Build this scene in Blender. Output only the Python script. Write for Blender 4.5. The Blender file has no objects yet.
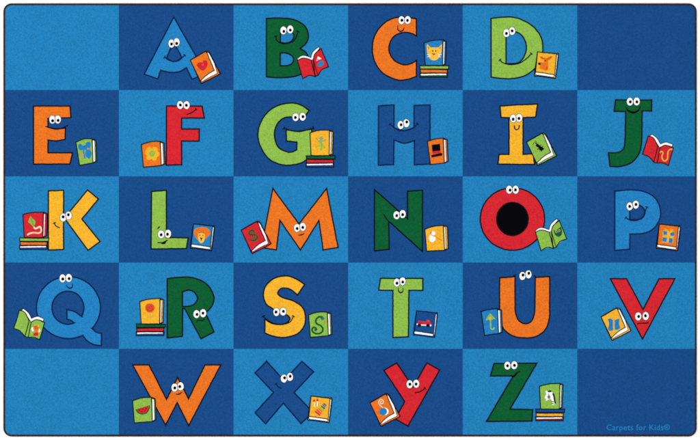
import bpy, math, random
from mathutils import Vector, noise
from mathutils.geometry import tessellate_polygon

random.seed(7)
scene = bpy.context.scene
COL = scene.collection

# ------------------------------------------------------------------ scale
S = 3.66 / 693.6          # metres per photo pixel: a rug 3.66 m long
LIGHT = 1.265              # radiance a white surface gets from the softboxes


def W(px, py):
    return ((px - 350.0) * S, (220.0 - py) * S)


def lin(c):
    c = c / 255.0
    return c / 12.92 if c <= 0.04045 else ((c + 0.055) / 1.055) ** 2.4


# ------------------------------------------------------------------ materials
MATS = {}


def fibre(name, rgb, var=0.10, bump=0.5, scale=1.0):
    """dyed nylon pile: fine tuft grain, faint wear mottling, no gloss"""
    m = bpy.data.materials.new(name)
    m.use_nodes = True
    nt = m.node_tree
    N = nt.nodes
    L = nt.links
    b = N['Principled BSDF']
    base = [min(0.93, lin(c) / LIGHT) for c in rgb]
    tc = N.new('ShaderNodeTexCoord')
    tuft = N.new('ShaderNodeTexVoronoi')
    tuft.feature = 'F1'
    tuft.inputs['Scale'].default_value = 210 * scale
    fine = N.new('ShaderNodeTexNoise')
    fine.inputs['Scale'].default_value = 120 * scale
    fine.inputs['Detail'].default_value = 3
    mott = N.new('ShaderNodeTexNoise')
    mott.inputs['Scale'].default_value = 9 * scale
    mott.inputs['Detail'].default_value = 5
    mott.inputs['Roughness'].default_value = 0.6
    for n in (tuft, fine, mott):
        L.new(tc.outputs['Object'], n.inputs['Vector'])
    # value factor = 1 + var*(fine-.5)*2 + var*.5*(mott-.5)
    m1 = N.new('ShaderNodeMath'); m1.operation = 'MULTIPLY_ADD'
    m1.inputs[1].default_value = var * 2.0
    m1.inputs[2].default_value = 1.0 - var
    L.new(fine.outputs['Fac'], m1.inputs[0])
    m2 = N.new('ShaderNodeMath'); m2.operation = 'MULTIPLY_ADD'
    m2.inputs[1].default_value = var * 1.0
    m2.inputs[2].default_value = -var * 0.5
    L.new(mott.outputs['Fac'], m2.inputs[0])
    m4 = N.new('ShaderNodeMath'); m4.operation = 'MULTIPLY_ADD'
    sp = N.new('ShaderNodeSeparateColor')
    L.new(tuft.outputs['Color'], sp.inputs['Color'])
    m4.inputs[1].default_value = var * 1.3
    m4.inputs[2].default_value = -var * 0.65
    L.new(sp.outputs[0], m4.inputs[0])
    m3 = N.new('ShaderNodeMath'); m3.operation = 'ADD'
    L.new(m1.outputs[0], m3.inputs[0]); L.new(m2.outputs[0], m3.inputs[1])
    m5 = N.new('ShaderNodeMath'); m5.operation = 'ADD'
    L.new(m3.outputs[0], m5.inputs[0]); L.new(m4.outputs[0], m5.inputs[1])
    sc = N.new('ShaderNodeVectorMath'); sc.operation = 'SCALE'
    sc.inputs[0].default_value = base
    L.new(m5.outputs[0], sc.inputs['Scale'])
    L.new(sc.outputs['Vector'], b.inputs['Base Color'])
    b.inputs['Roughness'].default_value = 1.0
    b.inputs['Specular IOR Level'].default_value = 0.05
    bp = N.new('ShaderNodeBump')
    bp.inputs['Strength'].default_value = bump
    bp.inputs['Distance'].default_value = 0.0012
    bp.invert = True
    L.new(tuft.outputs['Distance'], bp.inputs['Height'])
    L.new(bp.outputs['Normal'], b.inputs['Normal'])
    return m


PAL = dict(
    light=(35, 130, 189), dark=(25, 76, 139), sky=(36, 132, 196), navy=(26, 77, 141),
    orange=(238, 119, 36), lime=(144, 192, 77), green=(13, 95, 51), yellow=(249, 183, 47),
    red=(217, 40, 50), white=(255, 255, 255), cream=(247, 236, 205), ink=(16, 17, 28),
    black=(5, 4, 7), grey=(120, 120, 125), pink=(240, 130, 140), deep=(228, 84, 40),
    brown=(150, 88, 30), teal=(40, 120, 130), inkred=(130, 20, 28), sun=(252, 196, 66),
    rose=(226, 70, 84), inkblue=(12, 34, 80), wine=(120, 32, 40),
    text=(40, 126, 196), ash=(150, 170, 120), gold=(225, 180, 70))
for k, v in PAL.items():
    MATS[k] = fibre('pile_' + k, v, var=0.19 if k not in ('white', 'black', 'ink') else 0.08)
MATS['binding'] = fibre('binding_yarn', (58, 36, 27), var=0.3, bump=0.6)
MATS['backing'] = fibre('rug_backing', (120, 105, 85), var=0.2)


def floor_mat():
    m = bpy.data.materials.new('white_floor')
    m.use_nodes = True
    nt = m.node_tree
    b = nt.nodes['Principled BSDF']
    tc = nt.nodes.new('ShaderNodeTexCoord')
    n = nt.nodes.new('ShaderNodeTexNoise')
    n.inputs['Scale'].default_value = 6
    n.inputs['Detail'].default_value = 6
    nt.links.new(tc.outputs['Object'], n.inputs['Vector'])
    r = nt.nodes.new('ShaderNodeValToRGB')
    r.color_ramp.elements[0].color = (0.90, 0.90, 0.89, 1)
    r.color_ramp.elements[1].color = (0.93, 0.93, 0.93, 1)
    nt.links.new(n.outputs['Fac'], r.inputs['Fac'])
    nt.links.new(r.outputs['Color'], b.inputs['Base Color'])
    b.inputs['Roughness'].default_value = 0.8
    b.inputs['Specular IOR Level'].default_value = 0.1
    return m


# ------------------------------------------------------------------ mesh builder
class MB:
    def __init__(self):
        self.v = []; self.f = []; self.mi = []; self.mats = []

    def m(self, key):
        if key not in self.mats:
            self.mats.append(key)
        return self.mats.index(key)

    def fill(self, loops, z, key, zb):
        """flat patch of pile with holes, its sides going down into the rug"""
        mi = self.m(key)
        flat = [[Vector((x, y, 0)) for x, y in lp] for lp in loops]
        tris = tessellate_polygon(flat)
        base = len(self.v)
        allv = [p for lp in flat for p in lp]
        for p in allv: self.v.append((p.x, p.y, z))
        for p in allv: self.v.append((p.x, p.y, zb))
        n = len(allv)
        for t in tris:
            a, b, c = (allv[i] for i in t)
            ar = (b.x - a.x) * (c.y - a.y) - (b.y - a.y) * (c.x - a.x)
            if abs(ar) < 1e-12: continue
            t = t if ar > 0 else (t[0], t[2], t[1])
            self.f.append(tuple(base + i for i in t)); self.mi.append(mi)
        o = 0
        for li, lp in enumerate(flat):
            k = len(lp)
            area = sum(lp[i].x * lp[(i + 1) % k].y - lp[(i + 1) % k].x * lp[i].y for i in range(k))
            ccw = (area > 0) == (li == 0)
            for i in range(k):
                a = base + o + i; b = base + o + (i + 1) % k
                q = (a, a + n, b + n, b) if ccw else (b, b + n, a + n, a)
                self.f.append(q); self.mi.append(mi)
            o += k

    def stroke(self, pts, w, z, key, zb, closed=False, taper=False):
        mi = self.m(key)
        p = []
        for q in pts:
            if not p or math.hypot(q[0] - p[-1][0], q[1] - p[-1][1]) > 1e-5: p.append(q)
        if closed and math.hypot(p[0][0] - p[-1][0], p[0][1] - p[-1][1]) < 1e-5: p.pop()
        n = len(p)
        if n < 2: return
        Lp, Rp = [], []
        for i in range(n):
            a = p[i - 1] if (closed or i > 0) else None
            c = p[(i + 1) % n] if (closed or i < n - 1) else None
            def nrm(u, v):
                dx, dy = v[0] - u[0], v[1] - u[1]; d = math.hypot(dx, dy)
                return (-dy / d, dx / d)
            if a is None: nx, ny = nrm(p[i], c); k = 1
            elif c is None: nx, ny = nrm(a, p[i]); k = 1
            else:
                n1, n2 = nrm(a, p[i]), nrm(p[i], c)
                sx, sy = n1[0] + n2[0], n1[1] + n2[1]
                d = math.hypot(sx, sy)
                if d < 1e-3: nx, ny, k = n1[0], n1[1], 1
                else:
                    nx, ny = sx / d, sy / d
                    k = min(2.6, 1 / max(0.2, nx * n1[0] + ny * n1[1]))
            h = w / 2 * k
            if taper and not closed:
                t = i / (n - 1)
                h *= 0.45 + 0.75 * math.sin(math.pi * t)
            Lp.append((p[i][0] + nx * h, p[i][1] + ny * h))
            Rp.append((p[i][0] - nx * h, p[i][1] - ny * h))
        b = len(self.v)
        for i in range(n):
            self.v += [(Lp[i][0], Lp[i][1], z), (Rp[i][0], Rp[i][1], z), (Lp[i][0], Lp[i][1], zb), (Rp[i][0], Rp[i][1], zb)]
        for i in range(n if closed else n - 1):
            u = b + 4 * i; t = b + 4 * ((i + 1) % n)
            for q in ((u + 1, t + 1, t, u), (u, t, t + 2, u + 2), (t + 1, u + 1, u + 3, t + 3)):
                self.f.append(q); self.mi.append(mi)
        if not closed:
            for u, fl in ((b, 0), (b + 4 * (n - 1), 1)):
                q = (u, u + 2, u + 3, u + 1)
                self.f.append(q if not fl else q[::-1]); self.mi.append(mi)

    def build(self, name, parent, label=None):
        xs = [v[0] for v in self.v]; ys = [v[1] for v in self.v]
        cx, cy = (min(xs) + max(xs)) / 2, (min(ys) + max(ys)) / 2
        me = bpy.data.meshes.new(name)
        me.from_pydata([(x - cx, y - cy, z) for x, y, z in self.v], [], self.f)
        for k in self.mats: me.materials.append(MATS[k])
        me.polygons.foreach_set('material_index', self.mi)
        me.update()
        o = bpy.data.objects.new(name, me)
        COL.objects.link(o)
        po = Vector((0, 0, 0)); q = parent
        while q is not None: po += q.location; q = q.parent
        o.location = (cx - po.x, cy - po.y, 0)
        o.parent = parent
        if label: o['label'] = label
        return o


# ------------------------------------------------------------------ 2-D paths
def curve(pts, closed=True, step=7):
    """(x,y) = corner, (x,y,1) = smooth point (Catmull-Rom through it)"""
    n = len(pts); out = []
    rng = range(n) if closed else range(n - 1)
    sm = lambda i: len(pts[i % n]) > 2
    P = lambda i: pts[i % n][:2]
    for i in rng:
        a, b = P(i), P(i + 1)
        if not sm(i) and not sm(i + 1):
            out.append(a); continue
        pa = P(i - 1) if sm(i) and (closed or i > 0) else (2 * a[0] - b[0], 2 * a[1] - b[1])
        pb = P(i + 2) if sm(i + 1) and (closed or i + 2 < n) else (2 * b[0] - a[0], 2 * b[1] - a[1])
        for j in range(step):
            t = j / step
            c = []
            for d in (0, 1):
                c.append(0.5 * (2 * a[d] + (b[d] - pa[d]) * t + (2 * pa[d] - 5 * a[d] + 4 * b[d] - pb[d]) * t * t
                                + (3 * a[d] - pa[d] - 3 * b[d] + pb[d]) * t ** 3))
            out.append(tuple(c))
    if not closed: out.append(P(n - 1))
    return out


def smooth_open(pts):
    return curve([(p[0], p[1], 1) if 0 < i < len(pts) - 1 else p for i, p in enumerate(pts)], closed=False, step=6)


def ell(cx, cy, rx, ry, n=40, a0=0, a1=360):
    full = abs(a1 - a0) >= 359
    m = n if full else n + 1
    return [(cx + rx * math.cos(math.radians(a0 + (a1 - a0) * i / n)),
             cy + ry * math.sin(math.radians(a0 + (a1 - a0) * i / n))) for i in range(m)]


def ragged(p, amp=0.0011):
    v = noise.noise_vector(Vector((p[0] * 130, p[1] * 130, 0.3)))
    u = noise.noise_vector(Vector((p[0] * 24, p[1] * 24, 5.1)))
    return (p[0] + amp * v.x + 0.0008 * u.x, p[1] + amp * v.y + 0.0008 * u.y)


class Map:
    def __init__(self, ox, oy, k):
        self.ox, self.oy, self.k = ox, oy, k

    def __call__(self, pts):
        p = [W(self.ox + q[0] / self.k, self.oy + q[1] / self.k) for q in pts]
        out = []
        for i, a in enumerate(p):               # the dyed edges follow single tufts: never quite straight
            out.append(ragged(a))
            if i + 1 < len(p):
                b = p[i + 1]
                k = int(math.hypot(b[0] - a[0], b[1] - a[1]) / 0.006)
                for j in range(1, k):
                    out.append(ragged((a[0] + (b[0] - a[0]) * j / k, a[1] + (b[1] - a[1]) * j / k)))
        return out

    def w(self, v):
        return v / self.k * S


# ------------------------------------------------------------------ heights (metres)
Z_BACK, Z_FIELD = 0.0075, 0.0100
Z_L, Z_LO, Z_MO = 0.0110, 0.0114, 0.0118
Z_E, Z_EO, Z_P = 0.0119, 0.0122, 0.0125
Z_B0, Z_B1, Z_B2, Z_BL, Z_BE = 0.0120, 0.0123, 0.0126, 0.0129, 0.0132
ZB = 0.0096

# ------------------------------------------------------------------ floor
me = bpy.data.meshes.new('floor')
R_ = 14
me.from_pydata([(-R_, -R_, 0), (R_, -R_, 0), (R_, R_, 0), (-R_, R_, 0)], [], [(0, 1, 2, 3)])
me.materials.append(floor_mat())
fl = bpy.data.objects.new('floor', me)
COL.objects.link(fl)
fl['kind'] = 'structure'
fl['label'] = 'plain bright white floor under the rug'

# ------------------------------------------------------------------ rug body
rug = bpy.data.objects.new('alphabet_rug', None)
COL.objects.link(rug)
rug['label'] = 'blue checkered children\'s rug printed with alphabet letters and books, flat on white floor'
rug['category'] = 'rug'

X0, X1, Y0, Y1, RAD = 4.3, 695.8, 4.2, 435.6, 7.2       # centre line of the binding, in photo pixels


def round_rect(x0, y0, x1, y1, r, n=10):
    pts = []
    for cx, cy, a in ((x1 - r, y0 + r, -90), (x1 - r, y1 - r, 0), (x0 + r, y1 - r, 90), (x0 + r, y0 + r, 180)):
        for i in range(n + 1):
            t = math.radians(a + 90 * i / n)
            pts.append((cx + r * math.cos(t), cy + r * math.sin(t)))
    return pts


mb = MB()
mb.fill([[W(*p) for p in round_rect(X0, Y0, X1, Y1, RAD)]], Z_BACK, 'backing', 0.0008)
mb.build('backing', rug)

# serged edge: yarn wrapped over the rim, one ridge per turn
path = [W(*p) for p in round_rect(X0, Y0, X1, Y1, RAD, 24)]
dense = []
for i, a in enumerate(path):
    b = path[(i + 1) % len(path)]
    d = math.hypot(b[0] - a[0], b[1] - a[1]); k = max(1, int(round(d / 0.0032)))
    for j in range(k): dense.append((a[0] + (b[0] - a[0]) * j / k, a[1] + (b[1] - a[1]) * j / k))
mb = MB(); mi = mb.m('binding'); n = len(dense); PR = 10
for i, p in enumerate(dense):
    a, c = dense[i - 1], dense[(i + 1) % n]
    dx, dy = c[0] - a[0], c[1] - a[1]; d = math.hypot(dx, dy); nx, ny = dy / d, -dx / d
    rr = 1.0 + (0.045 if i % 2 else -0.045) + random.uniform(-0.03, 0.03)
    for j in range(PR):
        t = 2 * math.pi * j / PR
        r = 0.0058 * rr * math.cos(t)
        mb.v.append((p[0] + nx * r, p[1] + ny * r, 0.0066 + 0.0062 * rr * math.sin(t)))
for i in range(n):
    for j in range(PR):
        a = i * PR + j; b = i * PR + (j + 1) % PR; c = ((i + 1) % n) * PR + j; d = ((i + 1) % n) * PR + (j + 1) % PR
        mb.f.append((a, b, d, c)); mb.mi.append(mi)
mb.build('binding', rug, 'dark brown stitched yarn edge')

GX = [4.6, 118.9, 233.5, 348.1, 462.7, 577.3, 695.5]
GY = [4.5, 90.0, 176.3, 262.6, 348.9, 435.3]
e = 0.00006 / S
for r in range(5):
    for c in range(6):
        x0, x1, y0, y1 = GX[c] + e, GX[c + 1] - e, GY[r] + e, GY[r + 1] - e
        pts = []
        for (cx, cy, qx, qy, a) in ((x1, y0, 5, 0, -90), (x1, y1, 5, 4, 0), (x0, y1, 0, 4, 90), (x0, y0, 0, 0, 180)):
            if c == qx and r == qy:
                R = RAD - 0.3
                ox = cx - R if qx == 5 else cx + R
                oy = cy + R if qy == 0 else cy - R
                for i in range(9):
                    t = math.radians(a + 90 * i / 8)
                    pts.append((ox + R * math.cos(t), oy + R * math.sin(t)))
            else:
                pts.append((cx, cy))
        mb = MB()
        lt = (r + c) % 2 == 0
        mb.fill([[W(*p) for p in pts]], Z_FIELD, 'light' if lt else 'dark', 0.0070)
        mb.build('square', rug, 'light blue square of the check' if lt else 'dark blue square of the check')

# ------------------------------------------------------------------ letters
# every coordinate below is in fifths of a photo pixel from the tile's corner
Qo = ell(322, 228, 160, 155, 60, 63, 402)
Qout = Qo + curve([(440, 332), (462, 351, 1), (488, 358), (486, 418), (448, 412, 1), (415, 394, 1), (395, 368)], False)
Qin = ell(320, 229, 80, 83, 48, -327, -65 + 0) if False else ell(320, 229, 80, 83, 48, 32, -295)
Qin = Qin + curve([(352, 305), (335, 292, 1), (315, 286), (315, 238), (355, 250, 1), (388, 273)], False)

LET = {
 'A': ((118, 4), 'sky', [[[(279, 65), (440, 350), (370, 375), (342, 318), (310, 337, 1), (275, 342, 1), (242, 338, 1), (213, 330), (199, 374), (131, 350)],
        [(270, 208), (288, 208), (320, 266), (300, 282, 1), (279, 287, 1), (258, 281, 1), (243, 268)]]],
       [(268, 197, 268, 200), (293, 191, 294, 197)], [[(233, 266), (255, 281), (280, 288), (308, 280), (333, 256)]], 1),
 'B': ((234, 4), 'green', [[[(162, 72), (230, 70, 1), (300, 78, 1), (352, 108, 1), (372, 155, 1), (361, 195, 1), (330, 222), (362, 245, 1), (377, 290, 1), (360, 332, 1), (310, 360, 1), (240, 368, 1), (162, 364)],
        [(232, 128), (265, 124, 1), (291, 140, 1), (299, 162, 1), (288, 184, 1), (262, 195, 1), (232, 192)],
        [(231, 245), (262, 245, 1), (289, 258, 1), (298, 278, 1), (287, 299, 1), (262, 308, 1), (231, 308)]]],
       [(247, 132, 249, 137), (281, 127, 281, 130)], [[(209, 162), (215, 183), (238, 197), (272, 196), (303, 178), (320, 138)]], 1),
 'C': ((348, 4), 'orange', [[[(342, 75), (342, 160), (318, 147, 1), (275, 142, 1), (226, 165, 1), (204, 220, 1), (225, 275, 1), (275, 303, 1), (315, 298, 1), (342, 282), (342, 362), (290, 378, 1), (240, 377, 1), (175, 345, 1), (135, 290, 1), (122, 225, 1), (133, 160, 1), (170, 105, 1), (220, 73, 1), (265, 66, 1), (310, 68, 1)]]],
       [(267, 81, 269, 81), (298, 80, 297, 82)], [[(249, 106), (249, 126), (262, 136), (276, 129), (281, 116)]], 0),
 'D': ((462, 4), 'lime', [[[(146, 72), (200, 66, 1), (265, 68, 1), (340, 100, 1), (390, 155, 1), (404, 215, 1), (395, 270, 1), (360, 325, 1), (310, 360, 1), (245, 373, 1), (190, 371, 1), (146, 365)],
        [(220, 142), (265, 138, 1), (302, 160, 1), (322, 210, 1), (312, 260, 1), (280, 294, 1), (220, 299)]]],
       [(222, 145, 222, 147), (251, 135, 251, 134)], [[(190, 280), (206, 294), (240, 303), (285, 297), (320, 275), (346, 248)]], 1),
 'E': ((0, 90), 'orange', [[[(168, 80), (350, 80), (354, 138), (240, 142), (240, 186), (285, 194, 1), (327, 190), (326, 246), (280, 254, 1), (240, 249), (240, 314), (362, 314), (350, 370), (168, 370)]]],
       [(262, 148, 263, 154), (289, 147, 291, 152)], [[(228, 182), (285, 196), (340, 178)]], 0),
 'F': ((118, 90), 'red', [[[(242, 80), (420, 80), (432, 140), (318, 140), (318, 195), (407, 195), (405, 255), (318, 255), (318, 373), (242, 376)]]],
       [(311, 75, 312, 75), (343, 75, 342, 76)], [[(342, 123), (370, 112), (391, 96)]], 1),
 'G': ((234, 90), 'lime', [[[(376, 102), (335, 76, 1), (285, 65, 1), (210, 82, 1), (150, 132, 1), (121, 205, 1), (130, 275, 1), (170, 340, 1), (225, 370, 1), (280, 376, 1), (340, 362, 1), (385, 330), (388, 196), (320, 206, 1), (261, 199), (262, 255), (315, 260), (314, 300), (295, 308, 1), (270, 310, 1), (220, 285, 1), (202, 225, 1), (215, 172, 1), (250, 140, 1), (296, 135, 1), (340, 148)]]],
       [(308, 135, 307, 137), (343, 133, 345, 133)], [[(250, 190), (285, 203), (335, 207), (396, 190)]], 1),
 'H': ((348, 90), 'navy', [[[(152, 79), (230, 74), (230, 190), (280, 202, 1), (330, 188), (330, 77), (410, 74), (410, 370), (332, 374), (332, 254), (280, 265, 1), (230, 250), (228, 373), (152, 376)]]],
       [(263, 175, 265, 174), (292, 166, 294, 160)], [[(211, 170), (240, 195), (280, 204), (320, 192), (347, 170)]], 1),
 'I': ((462, 90), 'yellow', [[[(190, 80), (280, 74), (377, 71), (368, 135), (305, 138), (305, 322), (355, 318), (362, 372), (180, 370), (185, 322), (235, 322), (235, 138), (195, 137)]]],
       [(256, 142, 255, 146), (285, 139, 284, 142)], [[(261, 177), (263, 190), (273, 198), (284, 191), (287, 176)]], 0),
 'J': ((578, 90), 'green', [[[(187, 50), (368, 50), (368, 105), (320, 104), (319, 255), (308, 312, 1), (270, 360, 1), (215, 382, 1), (160, 382), (152, 314), (198, 312, 1), (228, 292, 1), (236, 250), (238, 107), (181, 106)]]],
       [(259, 58, 261, 59), (293, 57, 294, 59)], [[(238, 84), (252, 104), (277, 112), (300, 103), (311, 82)]], 2),
 'K': ((4, 176), 'yellow', [[[(302, 210), (418, 70), (472, 115), (389, 215), (480, 328), (420, 372)]], [[(222, 74), (298, 72), (298, 367), (222, 370)]]],
       [(296, 207, 296, 204), (323, 198, 322, 194)], [[(253, 236), (260, 250), (280, 260)]], 1),
 'L': ((118, 176), 'lime', [[[(168, 77), (242, 72), (242, 308), (350, 310), (342, 362), (166, 365)]]],
       [(216, 292, 216, 294), (250, 289, 248, 291)], [[(198, 333), (214, 334), (232, 330), (248, 320)], [(198, 264), (209, 252)]], 3),
 'M': ((234, 176), 'orange', [[[(194, 62), (325, 240), (463, 62), (520, 357), (446, 370), (425, 222), (332, 370), (230, 222), (212, 370), (137, 357)]]],
       [(315, 260, 316, 263), (344, 254, 344, 257)], [[(320, 296), (336, 294), (351, 287)]], 0),
 'N': ((348, 176), 'green', [[[(132, 68), (298, 214), (297, 76), (372, 71), (372, 377), (203, 226), (206, 366), (132, 374)]]],
       [(243, 196, 244, 198), (273, 190, 273, 193)], [[(180, 190), (188, 208), (205, 228)]], 0),
 'O': ((462, 176), 'red', None, [(236, 68, 240, 70), (268, 68, 267, 69)], [], 0),
 'P': ((578, 176), 'sky', [[[(184, 76), (250, 70, 1), (320, 75, 1), (380, 105, 1), (410, 160, 1), (408, 215, 1), (375, 265, 1), (325, 287, 1), (259, 290), (258, 366), (184, 372)],
        [(258, 145), (300, 140), (328, 163, 1), (333, 190, 1), (312, 215, 1), (258, 219)]]],
       [(258, 152, 258, 152), (288, 143, 289, 142)], [[(240, 209), (262, 221), (295, 221), (325, 203), (343, 156)]], 1),
 'Q': ((4, 262), 'sky', 'Q', [(293, 82, 294, 85), (324, 80, 326, 83)], [[(312, 114), (320, 128), (333, 131), (343, 122), (343, 106)]], 0),
 'R': ((118, 262), 'green', [[[(246, 84), (300, 77, 1), (370, 78, 1), (440, 108, 1), (477, 165, 1), (472, 215, 1), (438, 256), (481, 350), (415, 384), (333, 232), (323, 232), (322, 372), (246, 380)],
        [(322, 149), (352, 141, 1), (381, 151, 1), (397, 180, 1), (388, 204, 1), (364, 219, 1), (322, 223)]]],
       [(393, 260, 395, 262), (426, 256, 425, 256)], [[(394, 301), (400, 292), (420, 293), (434, 286)]], 0),
 'S': ((234, 262), 'yellow', [[[(353, 112), (310, 85, 1), (262, 70, 1), (205, 80, 1), (162, 115, 1), (147, 160, 1), (158, 205, 1), (185, 228, 1), (232, 254, 1), (268, 268, 1), (280, 285, 1), (262, 306, 1), (230, 312, 1), (190, 304, 1), (155, 283), (154, 355), (200, 372, 1), (255, 377, 1), (315, 360, 1), (350, 320, 1), (357, 270, 1), (340, 225, 1), (295, 195, 1), (248, 180, 1), (221, 163, 1), (222, 145, 1), (242, 130, 1), (280, 136, 1), (318, 165)]]],
       [(212, 250, 210, 250), (246, 248, 247, 247)], [[(148, 272), (165, 294), (200, 310), (245, 312), (280, 300), (297, 272)]], 1),
 'T': ((348, 262), 'lime', [[[(163, 82), (374, 82), (374, 142), (304, 142), (302, 374), (225, 378), (225, 142), (153, 141)]]],
       [(244, 103, 245, 106), (273, 97, 274, 100)], [[(251, 129), (253, 146), (264, 154), (274, 147), (276, 129)]], 0),
 'U': ((462, 262), 'orange', [[[(188, 79), (265, 74), (265, 190, 1), (267, 250, 1), (285, 294, 1), (318, 309, 1), (348, 294, 1), (363, 250, 1), (365, 190, 1), (366, 77), (438, 74), (438, 200, 1), (436, 280, 1), (418, 335, 1), (375, 370, 1), (318, 380, 1), (255, 370, 1), (209, 335, 1), (190, 280, 1), (188, 200, 1)]]],
       [(302, 70, 305, 65), (332, 62, 334, 56)], [[(252, 73), (262, 70), (268, 60)], [(360, 64), (368, 75), (378, 77)]], 0),
 'V': ((578, 262), 'red', [[[(162, 84), (242, 84), (325, 238), (405, 84), (484, 84), (322, 385)]]],
       [(301, 272, 303, 272), (338, 270, 337, 269)], [[(297, 314), (303, 307), (345, 305), (352, 298)]], 0),
 'W': ((118, 350), 'orange', [[[(74, 75), (155, 75), (243, 248), (298, 138), (353, 245), (435, 75), (514, 75), (353, 378), (296, 262), (238, 375)]]],
       [(283, 188, 284, 190), (313, 182, 309, 183)], [[(290, 221), (306, 220), (321, 210)]], 0),
 'X': ((234, 350), 'navy', [[[(163, 57), (250, 152), (340, 57), (398, 110), (300, 213), (395, 312), (335, 368), (247, 266), (158, 369), (105, 314), (198, 213), (105, 115)]]],
       [(250, 143, 253, 139), (280, 135, 281, 131)], [[(210, 170), (220, 184), (237, 193)]], 1),
 'Y': ((348, 350), 'red', [[[(243, 65), (325, 186), (395, 65), (458, 100), (300, 380), (236, 345), (284, 258), (180, 102)]]],
       [(308, 171, 309, 171), (341, 169, 340, 171)], [[(333, 215), (362, 208), (385, 191)]], 1),
 'Z': ((462, 350), 'green', [[[(160, 68), (374, 66), (240, 296), (353, 298), (350, 356), (122, 358), (256, 130), (142, 130)]]],
       [(227, 78, 227, 79), (261, 76, 262, 77)], [[(244, 131), (258, 130), (272, 116), (292, 106)]], 4),
}
NAME = dict(sky='light blue', navy='dark blue', orange='orange', lime='lime green', green='dark green', yellow='yellow', red='red')
INK = dict(sky='inkblue', navy='inkblue')
OW = 6.5       # outline width in fifths of a pixel

for ch, (org, colr, groups, eyes, mouths, style) in LET.items():
    mp = Map(org[0], org[1], 5)
    ink = INK.get(colr, 'ink')
    mb = MB()
    if ch == 'O':
        loops = [[ell(252, 215, 161, 156, 64), ell(252, 215, 79, 83, 48)]]
    elif ch == 'Q':
        loops = [[Qout, Qin]]
    else:
        loops = [[curve(lp) for lp in g] for g in groups]
    dz = 0
    for g in loops:
        mb.fill([mp(lp) for lp in g], Z_L + dz, colr, ZB)
        for lp in g:
            mb.stroke(mp(lp), mp.w(OW), Z_LO + dz, ink, ZB, closed=True)
        dz += 0.00008
    letter = mb.build('letter', rug, f'{NAME[colr]} letter {ch} with two round eyes')
    if ch == 'O':
        mb = MB()
        mb.fill([mp(ell(252, 215, 78, 82, 48))], Z_L + 0.0001, 'black', ZB)
        mb.build('mouth', letter, 'wide open round black mouth')
    if mouths:
        mb = MB()
        for q, mt in enumerate(mouths):
            c = smooth_open(mt)
            if q == 1 and ch in 'LU':
                mb2 = MB()
                mb2.stroke(mp(c), mp.w(5.4), Z_MO, ink, ZB)
                mb2.build('eyebrow' if ch == 'L' else 'mouth_corner', letter)
                continue
            mb.stroke(mp(c), mp.w(8 if style == 2 else 5.4), Z_MO + 0.00003 * q, ink, ZB, taper=(style in (0, 2) and ch not in 'EIRV'))
            if style == 1 and ch not in 'FY':
                ends = ((c[0], c[1]), (c[-1], c[-2])) if ch not in 'KX' else ((c[0], c[1]),)
                for p, qn in ends:
                    dx, dy = qn[0] - p[0], qn[1] - p[1]; d = math.hypot(dx, dy)
                    nx, ny = -dy / d, dx / d
                    t = smooth_open([(p[0] + nx * 8, p[1] + ny * 8), (p[0] - dx / d * 2, p[1] - dy / d * 2), (p[0] - nx * 8, p[1] - ny * 8)])
                    mb.stroke(mp(t), mp.w(4.6), Z_MO + 0.00006, ink, ZB)
            if style == 1 and ch in 'FY':
                p = c[-1]
                mb.stroke(mp([(p[0] - 4, p[1] - 6), (p[0] + 4, p[1] + 6)]), mp.w(5), Z_MO + 0.00006, ink, ZB)
        if style == 3:
            mb.fill([mp(curve([(205, 333), (230, 330, 1), (246, 321), (238, 336, 1), (226, 341, 1)]))], Z_MO + 0.00008, 'black', ZB)
        if style == 4:
            mb.fill([mp([(240, 132), (258, 127), (284, 108), (274, 122), (262, 136)])], Z_MO + 0.00008, 'black', ZB)
        if style == 2:
            mb.fill([mp(curve([(249, 100), (277, 107, 1), (302, 100), (290, 113, 1), (275, 117, 1), (262, 113, 1)]))], Z_MO + 0.00008, 'black', ZB)
        mb.build('mouth_corner' if ch == 'U' else 'mouth', letter)
    for i, (x, y, px, py) in enumerate(eyes):
        rx, ry = 15.5, 20
        tl = random.uniform(-0.08, 0.08)
        mb = MB()
        dz = i * 0.00009
        ring = ell(x, y, rx, ry, 28)
        mb.fill([mp(ring)], Z_E + dz, 'white', ZB)
        mb.stroke(mp(ell(x, y, rx + 1, ry + 1, 28)), mp.w(1.7), Z_EO - 0.0002 + dz, 'ink', ZB, closed=True)
        mb.fill([mp(ell(px, py, 7.0, 8.0, 18))], Z_P + dz, 'black', ZB)
        mb.build('eye', letter)

# ------------------------------------------------------------------ books (elevenths of a photo pixel)
def picture(mp, parent, name, items):
    mb = MB()
    z = Z_BE
    for it in items:
        kind, key = it[0], it[1]
        z += 0.00010
        if kind == 'e': mb.fill([mp(ell(*it[2], n=26))], z, key, ZB)
        elif kind == 'p': mb.fill([mp(curve(it[2]))], z, key, ZB)
        elif kind == 's': mb.stroke(mp(smooth_open(it[2])), mp.w(it[3]), z, key, ZB)
    mb.build(name, parent)


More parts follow.
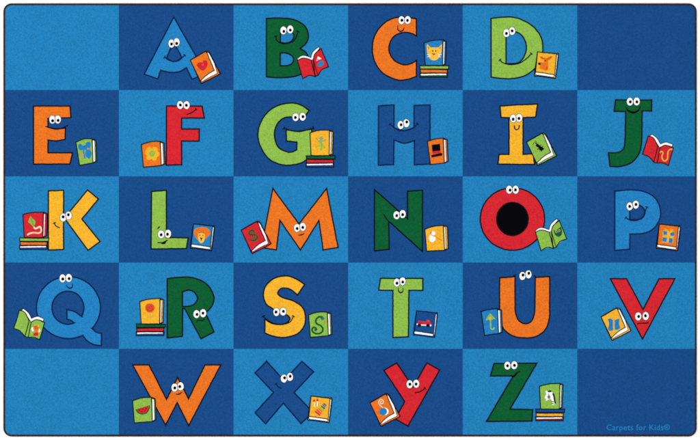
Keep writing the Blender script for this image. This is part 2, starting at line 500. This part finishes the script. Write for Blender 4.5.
def book(org, colr, shapes, label, ink='ink', pic=None, ow=11.5):
    """shapes: dict(back, pages=[..], cover=[..], lines=[..]) polygons on the cover's plane"""
    mp = Map(org[0], org[1], 11)
    mb = MB()
    if 'back' in shapes:
        lp = mp(curve(shapes['back']))
        mb.fill([lp], Z_B0, shapes.get('backcol', colr), ZB)
        if 'lines' not in shapes: mb.stroke(lp, mp.w(ow), Z_BL - 0.0007, ink, ZB, closed=True)
    for i, c in enumerate(shapes['cover']):
        lp = mp(curve(c))
        mb.fill([lp], Z_B2 + 0.00004 * i, colr, ZB)
        mb.stroke(lp, mp.w(ow * 0.85), Z_BL + 0.00005 * i, ink, ZB, closed=True)
    for ln in shapes.get('lines', ()):
        mb.stroke(mp(smooth_open(ln)), mp.w(ow * 0.7), Z_BL + 0.0002, ink, ZB)
    b = mb.build('book', rug, label)
    for pg in shapes.get('pages', ()):
        pb = MB(); lp = mp(curve(pg))
        pb.fill([lp], Z_B1, 'white', ZB)
        if shapes.get('pageline', True): pb.stroke(lp, mp.w(ow * 0.55), Z_B1 + 0.00015, ink, ZB, closed=True)
        pb.build('pages', b)
    if pic: picture(mp, b, pic[0], pic[1])
    return b


def tilted(dx, dy):
    sh = lambda L: [(p[0] + dx, p[1] + dy) + tuple(p[2:]) for p in L]
    return dict(back=sh([(50, 152), (215, 58), (254, 68, 1), (296, 150), (370, 292), (364, 312, 1), (188, 402), (158, 392, 1)]),
                cover=[sh([(48, 156), (215, 60), (234, 82, 1), (258, 140), (312, 269), (234, 315, 1), (158, 384)])],
                pages=[sh([(226, 66), (254, 78), (314, 192), (346, 300), (262, 342, 1), (178, 391), (160, 378), (232, 306, 1), (306, 262)])])


def slanted(dx, dy):
    sh = lambda L: [(p[0] + dx, p[1] + dy) + tuple(p[2:]) for p in L]
    return dict(back=sh([(105, 86), (312, 108), (334, 128, 1), (302, 378), (86, 348), (72, 330, 1)]),
                cover=[sh([(105, 86), (314, 110), (292, 338), (82, 306)])],
                pages=[sh([(86, 308), (290, 340), (286, 366), (92, 340), (80, 326, 1)]),
                       sh([(314, 112), (330, 126), (302, 352), (290, 342)])])


def upright(a, b, c, d, e_, pw=24, bw=40):
    """a lower-left-top, b hump, c right-top, d right-bottom, e left-bottom"""
    return dict(back=[a, (b[0], b[1], 1), c, (c[0] + bw, c[1] + 16), (d[0] + bw - 4, d[1] - 16), d, e_],
                cover=[[a, (b[0], b[1], 1), c, d, e_]],
                pages=[[(c[0] + 5, c[1] + 12), (c[0] + 5 + pw, c[1] + 20), (d[0] + pw, d[1] - 18), (d[0] + 2, d[1] - 4)]])


def shift(items, dx, dy):
    out = []
    for it in items:
        if it[0] == 'e': out.append((it[0], it[1], (it[2][0] + dx, it[2][1] + dy, it[2][2], it[2][3])))
        else: out.append((it[0], it[1], [(p[0] + dx, p[1] + dy) + tuple(p[2:]) for p in it[2]]) + tuple(it[3:]))
    return out


# A
book((186, 46), 'orange', tilted(0, 0), 'tilted orange book with a red heart-shaped fruit on its cover', pic=('fruit_picture', [
    ('p', 'red', [(185, 180), (200, 156, 1), (228, 162, 1), (238, 195, 1), (222, 240, 1), (190, 274), (150, 250, 1), (122, 218, 1), (132, 188, 1), (160, 178, 1)]),
    ('p', 'lime', [(176, 176), (166, 160, 1), (156, 152), (160, 168, 1)]),
    ('e', 'rose', (186, 205, 12, 16))]))
# B, O
openL = dict(
    cover=[[(38, 202), (90, 178, 1), (140, 182, 1), (190, 200), (232, 378), (165, 366, 1), (98, 402)],
           [(212, 188), (232, 128, 1), (300, 72), (378, 272), (308, 302, 1), (264, 366), (232, 378)]],
    pages=[[(36, 186), (72, 156, 1), (120, 150, 1), (185, 172), (208, 108, 1), (272, 52), (284, 68), (246, 116, 1), (214, 190), (188, 200), (120, 188, 1), (46, 202)]],
    lines=[[(188, 200), (240, 374)], [(212, 190), (262, 362)]], back=[(60, 210), (200, 190), (300, 90), (365, 268), (250, 362), (110, 385)])
book((294, 42), 'red', openL, 'open red book with a triangle and a blue ball on its cover', pic=('ball_picture', [
    ('p', 'white', [(262, 158), (304, 182), (246, 210)]), ('e', 'rose', (262, 192, 8, 8)),
    ('p', 'sky', [(258, 240), (296, 208, 1), (326, 212, 1), (322, 248, 1), (290, 268, 1), (262, 264, 1)])]))
# C
def stack(org, cols, dx=0, dy=0, mids=None, ink='ink'):
    mp = Map(org[0], org[1], 11)
    words = ('topmost', 'middle', 'lowest')
    b = []
    for i, (k, (x0, y0, x1, y1)) in enumerate(zip(cols, ((43, 304, 362, 340), (47, 346, 345, 384), (42, 388, 346, 430)))):
        x0 += dx; x1 += dx; y0 += dy; y1 += dy
        mb = MB()
        w = [x + random.uniform(-3, 3) for x in (0, 0, 0, 0)]
        lp = mp([(x0, y0 + w[0]), (x1, y0 + w[1]), (x1 - 3, y1), (x0 + 2, y1)])
        mb.fill([lp], Z_B0 - 0.0003 * (2 - i) * 0 + 0.00005 * i, k, ZB)
        mb.stroke(lp, mp.w(10), Z_BL - 0.0004 + 0.00005 * i, ink, ZB, closed=True)
        o = mb.build('book', rug, f'{words[i]} book lying in the stack, {NAME.get(k, "dark")} cover')
        if i == 2:
            pb = MB()
            lp = mp([(x0 + 10, y0 + 8), (x1 - 14, y0 + 4), (x1 - 14, y0 + 18), (x0 + 10, y0 + 22)])
            pb.fill([lp], Z_B2, 'white', ZB)
            pb.build('pages', o)

stack((416, 38), ('lime', 'orange', 'green'))
book((416, 38), 'sky', upright((88, 55), (180, 28), (296, 22), (292, 300), (102, 300), 18, 36), 'blue book with an orange cat face standing on the stack', pic=('cat_picture', [
    ('p', 'sun', [(122, 66), (160, 104), (205, 104, 1), (250, 104), (284, 66), (284, 130, 1), (262, 200, 1), (235, 234, 1), (198, 246, 1), (160, 232, 1), (132, 190, 1), (118, 130, 1)]),
    ('p', 'orange', [(128, 88), (150, 112), (134, 126)]), ('p', 'orange', [(276, 88), (254, 112), (270, 124)]),
    ('e', 'ink', (184, 142, 6, 10)), ('e', 'ink', (216, 142, 6, 10)), ('p', 'red', [(172, 170), (218, 168), (196, 194)]),
    ('s', 'white', [(120, 184), (156, 186)], 6), ('s', 'white', [(122, 208), (158, 200)], 6), ('s', 'white', [(282, 180), (242, 184)], 6), ('s', 'white', [(272, 208), (240, 200)], 6)]))
# D
book((528, 44), 'yellow', slanted(0, 0), 'yellow book with an orange dog on its cover', ink='ink', pic=('dog_picture', [
    ('p', 'orange', [(170, 150), (215, 158, 1), (222, 205, 1), (220, 268, 1), (205, 292, 1), (160, 282, 1), (130, 262, 1), (150, 232, 1), (172, 205, 1)]),
    ('p', 'deep', [(128, 138), (160, 142, 1), (182, 168), (150, 162, 1)]), ('p', 'deep', [(204, 162), (238, 140, 1), (272, 138), (240, 168, 1), (212, 176)]),
    ('e', 'orange', (146, 222, 30, 20)), ('e', 'black', (124, 218, 14, 14)), ('e', 'inkred', (190, 184, 8, 9)), ('e', 'deep', (206, 268, 14, 18))]))
# E
book((68, 132), 'lime', upright((88, 110), (180, 78), (265, 75), (276, 340), (128, 366), 24, 42), 'lime green book with a blue elephant on its cover', pic=('elephant_picture', [
    ('p', 'sky', [(112, 140), (138, 128, 1), (166, 150, 1), (190, 142, 1), (212, 110, 1), (246, 112, 1), (252, 150, 1), (242, 190, 1), (262, 230, 1), (252, 270, 1), (232, 296, 1), (206, 276, 1), (190, 250, 1), (194, 200, 1), (172, 190, 1), (150, 202, 1), (120, 186, 1)]),
    ('s', 'sky', [(176, 190), (174, 230), (182, 262), (186, 292)], 16), ('e', 'pink', (160, 252, 14, 20)), ('e', 'pink', (224, 184, 12, 10)), ('e', 'ink', (178, 160, 5, 6))]))
# F
pet = [('e', 'yellow', (178 + 50 * math.cos(math.radians(a)), 214 + 52 * math.sin(math.radians(a)), 31, 33)) for a in (-128, -52, 8, 62, 130, 190)]
book((136, 134), 'orange', upright((62, 116), (165, 84), (266, 82), (280, 346), (82, 364), 24, 42), 'orange book with a yellow flower on its cover',
     pic=('flower_picture', pet + [('e', 'lime', (178, 216, 32, 34))]))
# G
stack((300, 128), ('green', 'red', 'navy'), 25, 0)
book((300, 128), 'yellow', upright((110, 54), (200, 28), (325, 24), (322, 302), (122, 302), 18, 40), 'yellow book with a green lizard standing on the stack', pic=('lizard_picture', [
    ('s', 'lime', [(238, 98), (226, 150), (240, 190), (232, 246)], 24), ('s', 'ash', [(176, 110), (206, 146), (228, 150)], 11), ('s', 'ash', [(284, 130), (256, 140), (232, 146)], 11),
    ('s', 'lime', [(172, 218), (202, 196), (232, 196)], 11), ('s', 'lime', [(272, 222), (262, 196), (236, 190)], 11), ('e', 'ash', (232, 112, 17, 20)), ('e', 'ash', (236, 160, 8, 12))]))
# H
book((418, 132), 'orange', upright((103, 104), (190, 78), (276, 68), (290, 340), (138, 356), 22, 44), 'orange book with a black top hat on its cover', pic=('hat_picture', [
    ('p', 'black', [(150, 142), (242, 130), (246, 214), (158, 220)]), ('p', 'red', [(156, 214), (246, 206), (248, 234), (160, 240)]),
    ('p', 'black', [(144, 252), (264, 230), (268, 258), (148, 280)])]))
# I
book((522, 128), 'lime', tilted(2, 0), 'tilted lime green book with a black insect on its cover', pic=('insect_picture', [
    ('s', 'black', [(158, 184), (196, 212), (228, 240)], 26), ('e', 'black', (168, 190, 17, 17)), ('e', 'black', (212, 230, 26, 20)),
    ('s', 'black', [(162, 180), (140, 160), (116, 184)], 5), ('s', 'black', [(160, 178), (156, 152), (142, 136)], 5),
    ('s', 'black', [(186, 202), (214, 184)], 6), ('s', 'black', [(200, 214), (232, 202)], 6), ('s', 'black', [(184, 214), (172, 240)], 6), ('s', 'black', [(204, 232), (214, 262)], 6), ('s', 'black', [(218, 222), (244, 232)], 6)]))
# J, Q
openR = dict(
    cover=[[(46, 268), (108, 70), (165, 92, 1), (214, 186), (168, 356), (112, 296, 1)],
           [(238, 196), (300, 172, 1), (384, 204), (328, 392), (270, 366, 1), (206, 366)]],
    pages=[[(132, 66), (152, 52), (205, 96, 1), (240, 158), (305, 138, 1), (376, 164), (370, 190), (300, 172, 1), (232, 198), (186, 130, 1), (120, 86)]],
    lines=[[(212, 190), (168, 356)], [(238, 196), (204, 366)], [(166, 356), (206, 367)]], back=[(70, 262), (125, 90), (215, 180), (365, 205), (318, 378), (170, 362)])
def moved(d, dx, dy):
    sh = lambda L: [(p[0] + dx, p[1] + dy) + tuple(p[2:]) for p in L]
    return {k: (sh(v) if k == 'back' else [sh(q) for q in v]) for k, v in d.items()}
book((638, 130), 'red', moved(openR, 4, -4), 'open red book with a pale squiggle on its cover', pic=('rope_picture', [
    ('s', 'gold', [(240, 250), (258, 236), (276, 254), (262, 290), (270, 326), (300, 338), (324, 310), (330, 240), (352, 214), (380, 212)], 15)]))
# K
stack((14, 210), ('lime', 'orange', 'navy'), 20, 4)
book((14, 210), 'red', upright((100, 48), (200, 28), (322, 24), (320, 302), (116, 302), 18, 44), 'red book with a green kite standing on the stack', pic=('kite_picture', [
    ('p', 'lime', [(182, 66), (240, 128), (218, 192), (158, 130)]), ('s', 'green', [(184, 76), (204, 130), (216, 180)], 4),
    ('s', 'cream', [(218, 190), (240, 206), (285, 184), (302, 220), (280, 252), (225, 250), (180, 256), (148, 276)], 17), ('s', 'orange', [(262, 208), (290, 204), (284, 240), (200, 256)], 6)]))
# L
book((184, 216), 'sky', slanted(0, 2), 'blue book with an orange lion head on its cover', pic=('lion_picture', [
    ('p', 'orange', [(108, 185), (118, 145, 1), (160, 126, 1), (215, 122, 1), (268, 140, 1), (290, 188, 1), (268, 226, 1), (232, 256, 1), (196, 270, 1), (150, 262, 1), (122, 226, 1)]),
    ('p', 'sun', [(160, 180), (180, 176, 1), (222, 184, 1), (230, 226, 1), (218, 280, 1), (190, 298, 1), (162, 274, 1), (154, 226, 1)]),
    ('s', 'deep', [(162, 186), (196, 178), (226, 192)], 12), ('p', 'black', [(172, 240), (208, 240), (192, 262)]), ('s', 'black', [(190, 256), (188, 276)], 7), ('e', 'ink', (176, 214, 5, 7)), ('e', 'ink', (208, 214, 5, 7))]))
# M
book((236, 216), 'red', tilted(9, 2), 'tilted red book with a green dollar sign on its cover', pic=('dollar_picture', [
    ('s', 'green', [(206, 168), (180, 158), (150, 172), (152, 200), (188, 208), (222, 210), (234, 238), (212, 266), (178, 270), (152, 256)], 18),
    ('s', 'green', [(162, 140), (196, 282)], 9), ('s', 'green', [(184, 134), (218, 276)], 9)]))
# N
book((416, 216), 'yellow', upright((98, 146), (190, 116), (300, 105), (314, 376), (118, 386), 18, 44), 'yellow book with a white nest on its cover', pic=('nest_picture', [
    ('e', 'white', (178, 242, 36, 46)), ('e', 'white', (186, 190, 26, 24)), ('p', 'sun', [(186, 206), (206, 214, 1), (214, 232), (190, 220, 1)]),
    ('s', 'orange', [(162, 184), (166, 206), (212, 222), (250, 250), (290, 268)], 7), ('e', 'orange', (164, 180, 8, 10))]))
# O
book((532, 214), 'lime', openL, 'open lime green book with a dark green owl face on its cover', pic=('owl_picture', [
    ('p', 'green', [(232, 172), (262, 182, 1), (300, 150, 1), (318, 142), (330, 190, 1), (322, 234, 1), (290, 252, 1), (262, 240, 1), (244, 206, 1)]),
    ('e', 'ash', (266, 194, 15, 15)), ('e', 'ash', (300, 182, 14, 15)), ('e', 'black', (268, 195, 5, 6)), ('e', 'black', (300, 184, 5, 6)), ('p', 'red', [(280, 198), (296, 192), (292, 210)])]))
# P
book((650, 216), 'orange', slanted(-2, 4), 'orange book with a blue gift box on its cover', pic=('gift_picture', [
    ('p', 'yellow', [(138, 158), (270, 172), (248, 304), (132, 288)]),
    ('p', 'sky', [(142, 164), (184, 168), (188, 206), (146, 208)]), ('p', 'sky', [(218, 186), (270, 172), (262, 220), (222, 216)]),
    ('p', 'sky', [(138, 236), (184, 238), (180, 286), (134, 280)]), ('p', 'sky', [(210, 244), (252, 246), (242, 302), (202, 296)]),
    ('s', 'yellow', [(200, 160), (170, 142), (156, 150), (198, 166), (232, 146), (250, 158), (206, 166)], 10)]))
# Q
book((10, 304), 'lime', moved(openR, -2, 0), 'open lime green book with a queen figure on its cover', pic=('queen_picture', [
    ('e', 'white', (252, 278, 16, 24)), ('e', 'cream', (324, 290, 13, 22)), ('p', 'orange', [(262, 240), (318, 236), (322, 270, 1), (304, 300), (312, 324), (266, 322), (276, 296), (258, 272, 1)]),
    ('p', 'yellow', [(266, 240), (280, 222), (296, 240), (312, 218), (326, 238), (314, 256), (268, 256)]), ('p', 'red', [(262, 320), (300, 314, 1), (314, 328), (306, 352), (254, 348)]), ('e', 'deep', (286, 250, 22, 12)), ('e', 'ink', (284, 270, 4, 5)), ('e', 'ink', (300, 270, 4, 5))]))
# R
stack((132, 298), ('green', 'red', 'navy'), 6, -16)
book((132, 298), 'yellow', upright((88, 40), (190, 14), (308, 6), (304, 284), (104, 284), 18, 40), 'yellow book with an orange rose standing on the stack', pic=('rose_picture', [
    ('e', 'deep', (198, 110, 50, 50)), ('s', 'red', [(172, 96), (176, 130), (198, 138), (222, 126), (218, 94), (198, 88), (190, 110), (208, 114)], 8), ('s', 'gold', [(198, 160), (200, 230)], 8), ('p', 'gold', [(166, 186), (194, 196, 1), (200, 220), (176, 214, 1)]), ('p', 'gold', [(236, 186), (208, 196, 1), (202, 220), (226, 214, 1)])]))
# S
book((300, 306), 'lime', upright((96, 98), (190, 70), (300, 68), (312, 326), (114, 344), 24, 42), 'lime green book with a dark green letter S on its cover', pic=('letter_picture', [
    ('s', 'green', [(258, 138), (236, 122), (196, 126), (172, 160), (184, 196), (224, 216), (250, 250), (238, 290), (190, 306), (148, 292), (130, 262), (146, 238), (172, 244), (176, 264), (158, 266)], 19),
    ('e', 'teal', (248, 140, 22, 14)), ('e', 'orange', (274, 182, 5, 24))]))
# T
book((408, 304), 'navy', slanted(-11, -10), 'dark blue book with a red truck on its cover', ink='inkblue', pic=('truck_picture', [
    ('p', 'red', [(106, 202), (120, 184), (156, 190), (200, 194), (206, 172), (234, 176), (244, 206), (254, 214), (250, 236), (104, 230)]),
    ('p', 'rose', [(210, 178), (230, 180), (236, 196), (210, 196)]), ('p', 'white', [(144, 224), (204, 228), (202, 240), (146, 238)]),
    ('e', 'white', (102, 222, 8, 8)), ('e', 'white', (248, 236, 9, 9)), ('e', 'black', (124, 232, 18, 16)), ('e', 'black', (218, 236, 18, 16))]))
# U
book((474, 302), 'sky', upright((80, 106), (165, 84), (256, 74), (270, 346), (114, 366), 24, 46), 'blue book with a lime green umbrella on its cover', pic=('umbrella_picture', [
    ('p', 'lime', [(178, 122), (192, 138, 1), (240, 192), (212, 188, 1), (186, 200, 1), (156, 196, 1), (128, 208), (142, 170, 1)]),
    ('s', 'lime', [(180, 190), (182, 240), (184, 284), (198, 300), (216, 294), (218, 276)], 14), ('e', 'yellow', (178, 182, 12, 16))]))
# V
book((594, 302), 'yellow', tilted(30, 10), 'tilted yellow book with a blue vest on its cover', pic=('vest_picture', [
    ('p', 'sky', [(150, 186), (184, 182, 1), (206, 202), (208, 308), (176, 318, 1), (154, 300, 1), (164, 246, 1)]),
    ('p', 'sky', [(224, 202), (252, 188, 1), (280, 184), (272, 236, 1), (286, 284, 1), (262, 302, 1), (228, 306)]), ('s', 'gold', [(216, 206), (216, 306)], 5)]))
# W
book((126, 390), 'lime', upright((74, 120), (170, 88), (280, 82), (290, 346), (94, 362), 26, 42), 'lime green book with a watermelon slice on its cover', pic=('watermelon_picture', [
    ('p', 'green', [(102, 216), (264, 168), (258, 212, 1), (226, 256, 1), (180, 270, 1), (138, 256, 1)]),
    ('p', 'red', [(116, 212), (252, 176), (244, 210, 1), (218, 244, 1), (180, 256, 1), (146, 244, 1)]),
    ('e', 'black', (150, 220, 5, 6)), ('e', 'black', (186, 210, 5, 6)), ('e', 'black', (220, 202, 5, 6)), ('e', 'black', (176, 236, 5, 6)), ('e', 'black', (210, 226, 5, 6))]))
# X
book((300, 390), 'yellow', slanted(17, -18), 'yellow book with a striped xylophone on its cover', pic=('xylophone_picture', [
    ('s', 'white', [(158, 128), (160, 186)], 11), ('s', 'white', [(192, 124), (190, 178)], 11), ('e', 'red', (156, 118, 12, 13)), ('e', 'red', (192, 112, 12, 12)),
    ('s', 'red', [(166, 232), (222, 280)], 17), ('s', 'rose', [(184, 216), (232, 262)], 15), ('s', 'orange', [(204, 204), (246, 242)], 14), ('s', 'lime', [(222, 192), (258, 226)], 13),
    ('s', 'green', [(236, 178), (272, 206)], 13), ('s', 'sky', [(248, 162), (280, 190)], 13), ('s', 'navy', [(260, 148), (290, 174)], 12)]))
# Y
book((364, 388), 'orange', tilted(19, 8), 'tilted orange book with a blue yo-yo on its cover', pic=('yo_yo_picture', [
    ('e', 'white', (226, 258, 44, 42)), ('e', 'sky', (210, 260, 42, 42)),
    ('s', 'cream', [(208, 216), (172, 186), (160, 150), (182, 124), (210, 138), (210, 166), (186, 172), (178, 152), (194, 144)], 9)]))
# Z
stack((530, 382), ('navy', 'yellow', 'wine'), 20, -4)
NAME['wine'] = 'dark red'
book((530, 382), 'lime', upright((104, 48), (200, 24), (328, 16), (322, 298), (116, 298), 16, 34), 'lime green book with a zebra standing on the stack', pic=('zebra_picture', [
    ('p', 'white', [(196, 102), (226, 96, 1), (250, 126, 1), (254, 160, 1), (262, 206), (276, 244), (244, 256), (246, 214), (222, 186, 1), (196, 196, 1), (176, 206, 1), (160, 182, 1), (172, 140, 1)]),
    ('e', 'white', (180, 110, 10, 16)), ('p', 'black', [(194, 98), (222, 92, 1), (240, 100), (230, 112), (200, 112)]), ('s', 'black', [(252, 124), (264, 166), (276, 238)], 16),
    ('s', 'black', [(238, 214), (262, 218)], 7), ('s', 'black', [(240, 234), (264, 238)], 7), ('e', 'grey', (206, 164, 16, 20)), ('e', 'black', (204, 136, 5, 6)), ('e', 'black', (168, 188, 5, 5))]))

# ------------------------------------------------------------------ woven maker's line in the lower right corner
cu = bpy.data.curves.new('lettering', 'FONT')
cu.body = 'Carpets for Kids\u00ae'
cu.size = 8.0 * S
cu.offset = 0.0006
cu.extrude = 0.0004
cu.space_character = 1.08
tmp = bpy.data.objects.new('lettering_source', cu)
COL.objects.link(tmp)
bpy.context.view_layer.update()
dg = bpy.context.evaluated_depsgraph_get()
tm = bpy.data.meshes.new_from_object(tmp.evaluated_get(dg))
bpy.data.objects.remove(tmp)
tm.name = 'lettering'
xs = [v.co.x for v in tm.vertices]
k = (669.8 - 606.6) * S / (max(xs) - min(xs))
mx = min(xs)
for v in tm.vertices:
    v.co.x = (v.co.x - mx) * k
    v.co.z += Z_FIELD + 0.0003
tm.materials.clear()
tm.materials.append(MATS['text'])
tx = bpy.data.objects.new('lettering', tm)
COL.objects.link(tx)
wx, wy = W(606.6, 430.2)
tx.location = (wx, wy, 0)
tx.parent = rug
tx['label'] = 'small light blue line of lettering in the corner'

# ------------------------------------------------------------------ light: studio softboxes overhead
world = bpy.data.worlds.new('World')
scene.world = world
world.use_nodes = True
bg = world.node_tree.nodes['Background']
bg.inputs['Color'].default_value = (1, 1, 1, 1)
bg.inputs['Strength'].default_value = 0.315


def softbox(name, loc, size, power):
    d = bpy.data.lights.new(name, 'AREA')
    d.shape = 'RECTANGLE'
    d.size, d.size_y = size
    d.energy = power
    o = bpy.data.objects.new(name, d)
    COL.objects.link(o)
    o.location = loc
    o.rotation_euler = (-Vector(loc)).to_track_quat('-Z', 'Y').to_euler()
    return o


KEY = 0.556
softbox('softbox', (-5.5, 3.5, 8.5), (6, 6), 1150 * KEY)
softbox('softbox', (5.5, 3.0, 8.5), (6, 6), 700 * KEY)
softbox('softbox', (0.0, -6.0, 8.5), (7, 5), 700 * KEY)

# ------------------------------------------------------------------ camera straight above the rug
cam = bpy.data.cameras.new('camera')
co = bpy.data.objects.new('camera', cam)
COL.objects.link(co)
DIST = 7.0
co.location = (0, 0, Z_FIELD + DIST)
cam.sensor_width = 36
cam.lens = 36 * DIST / (700 * S)
cam.clip_end = 200
scene.camera = co

scene.render.engine = 'CYCLES'
scene.cycles.filter_width = 1.8
scene.render.resolution_x = 1024
scene.render.resolution_y = 644
scene.view_settings.view_transform = 'Standard'
scene.view_settings.look = 'None'
scene.view_settings.exposure = 0
scene.view_settings.gamma = 1
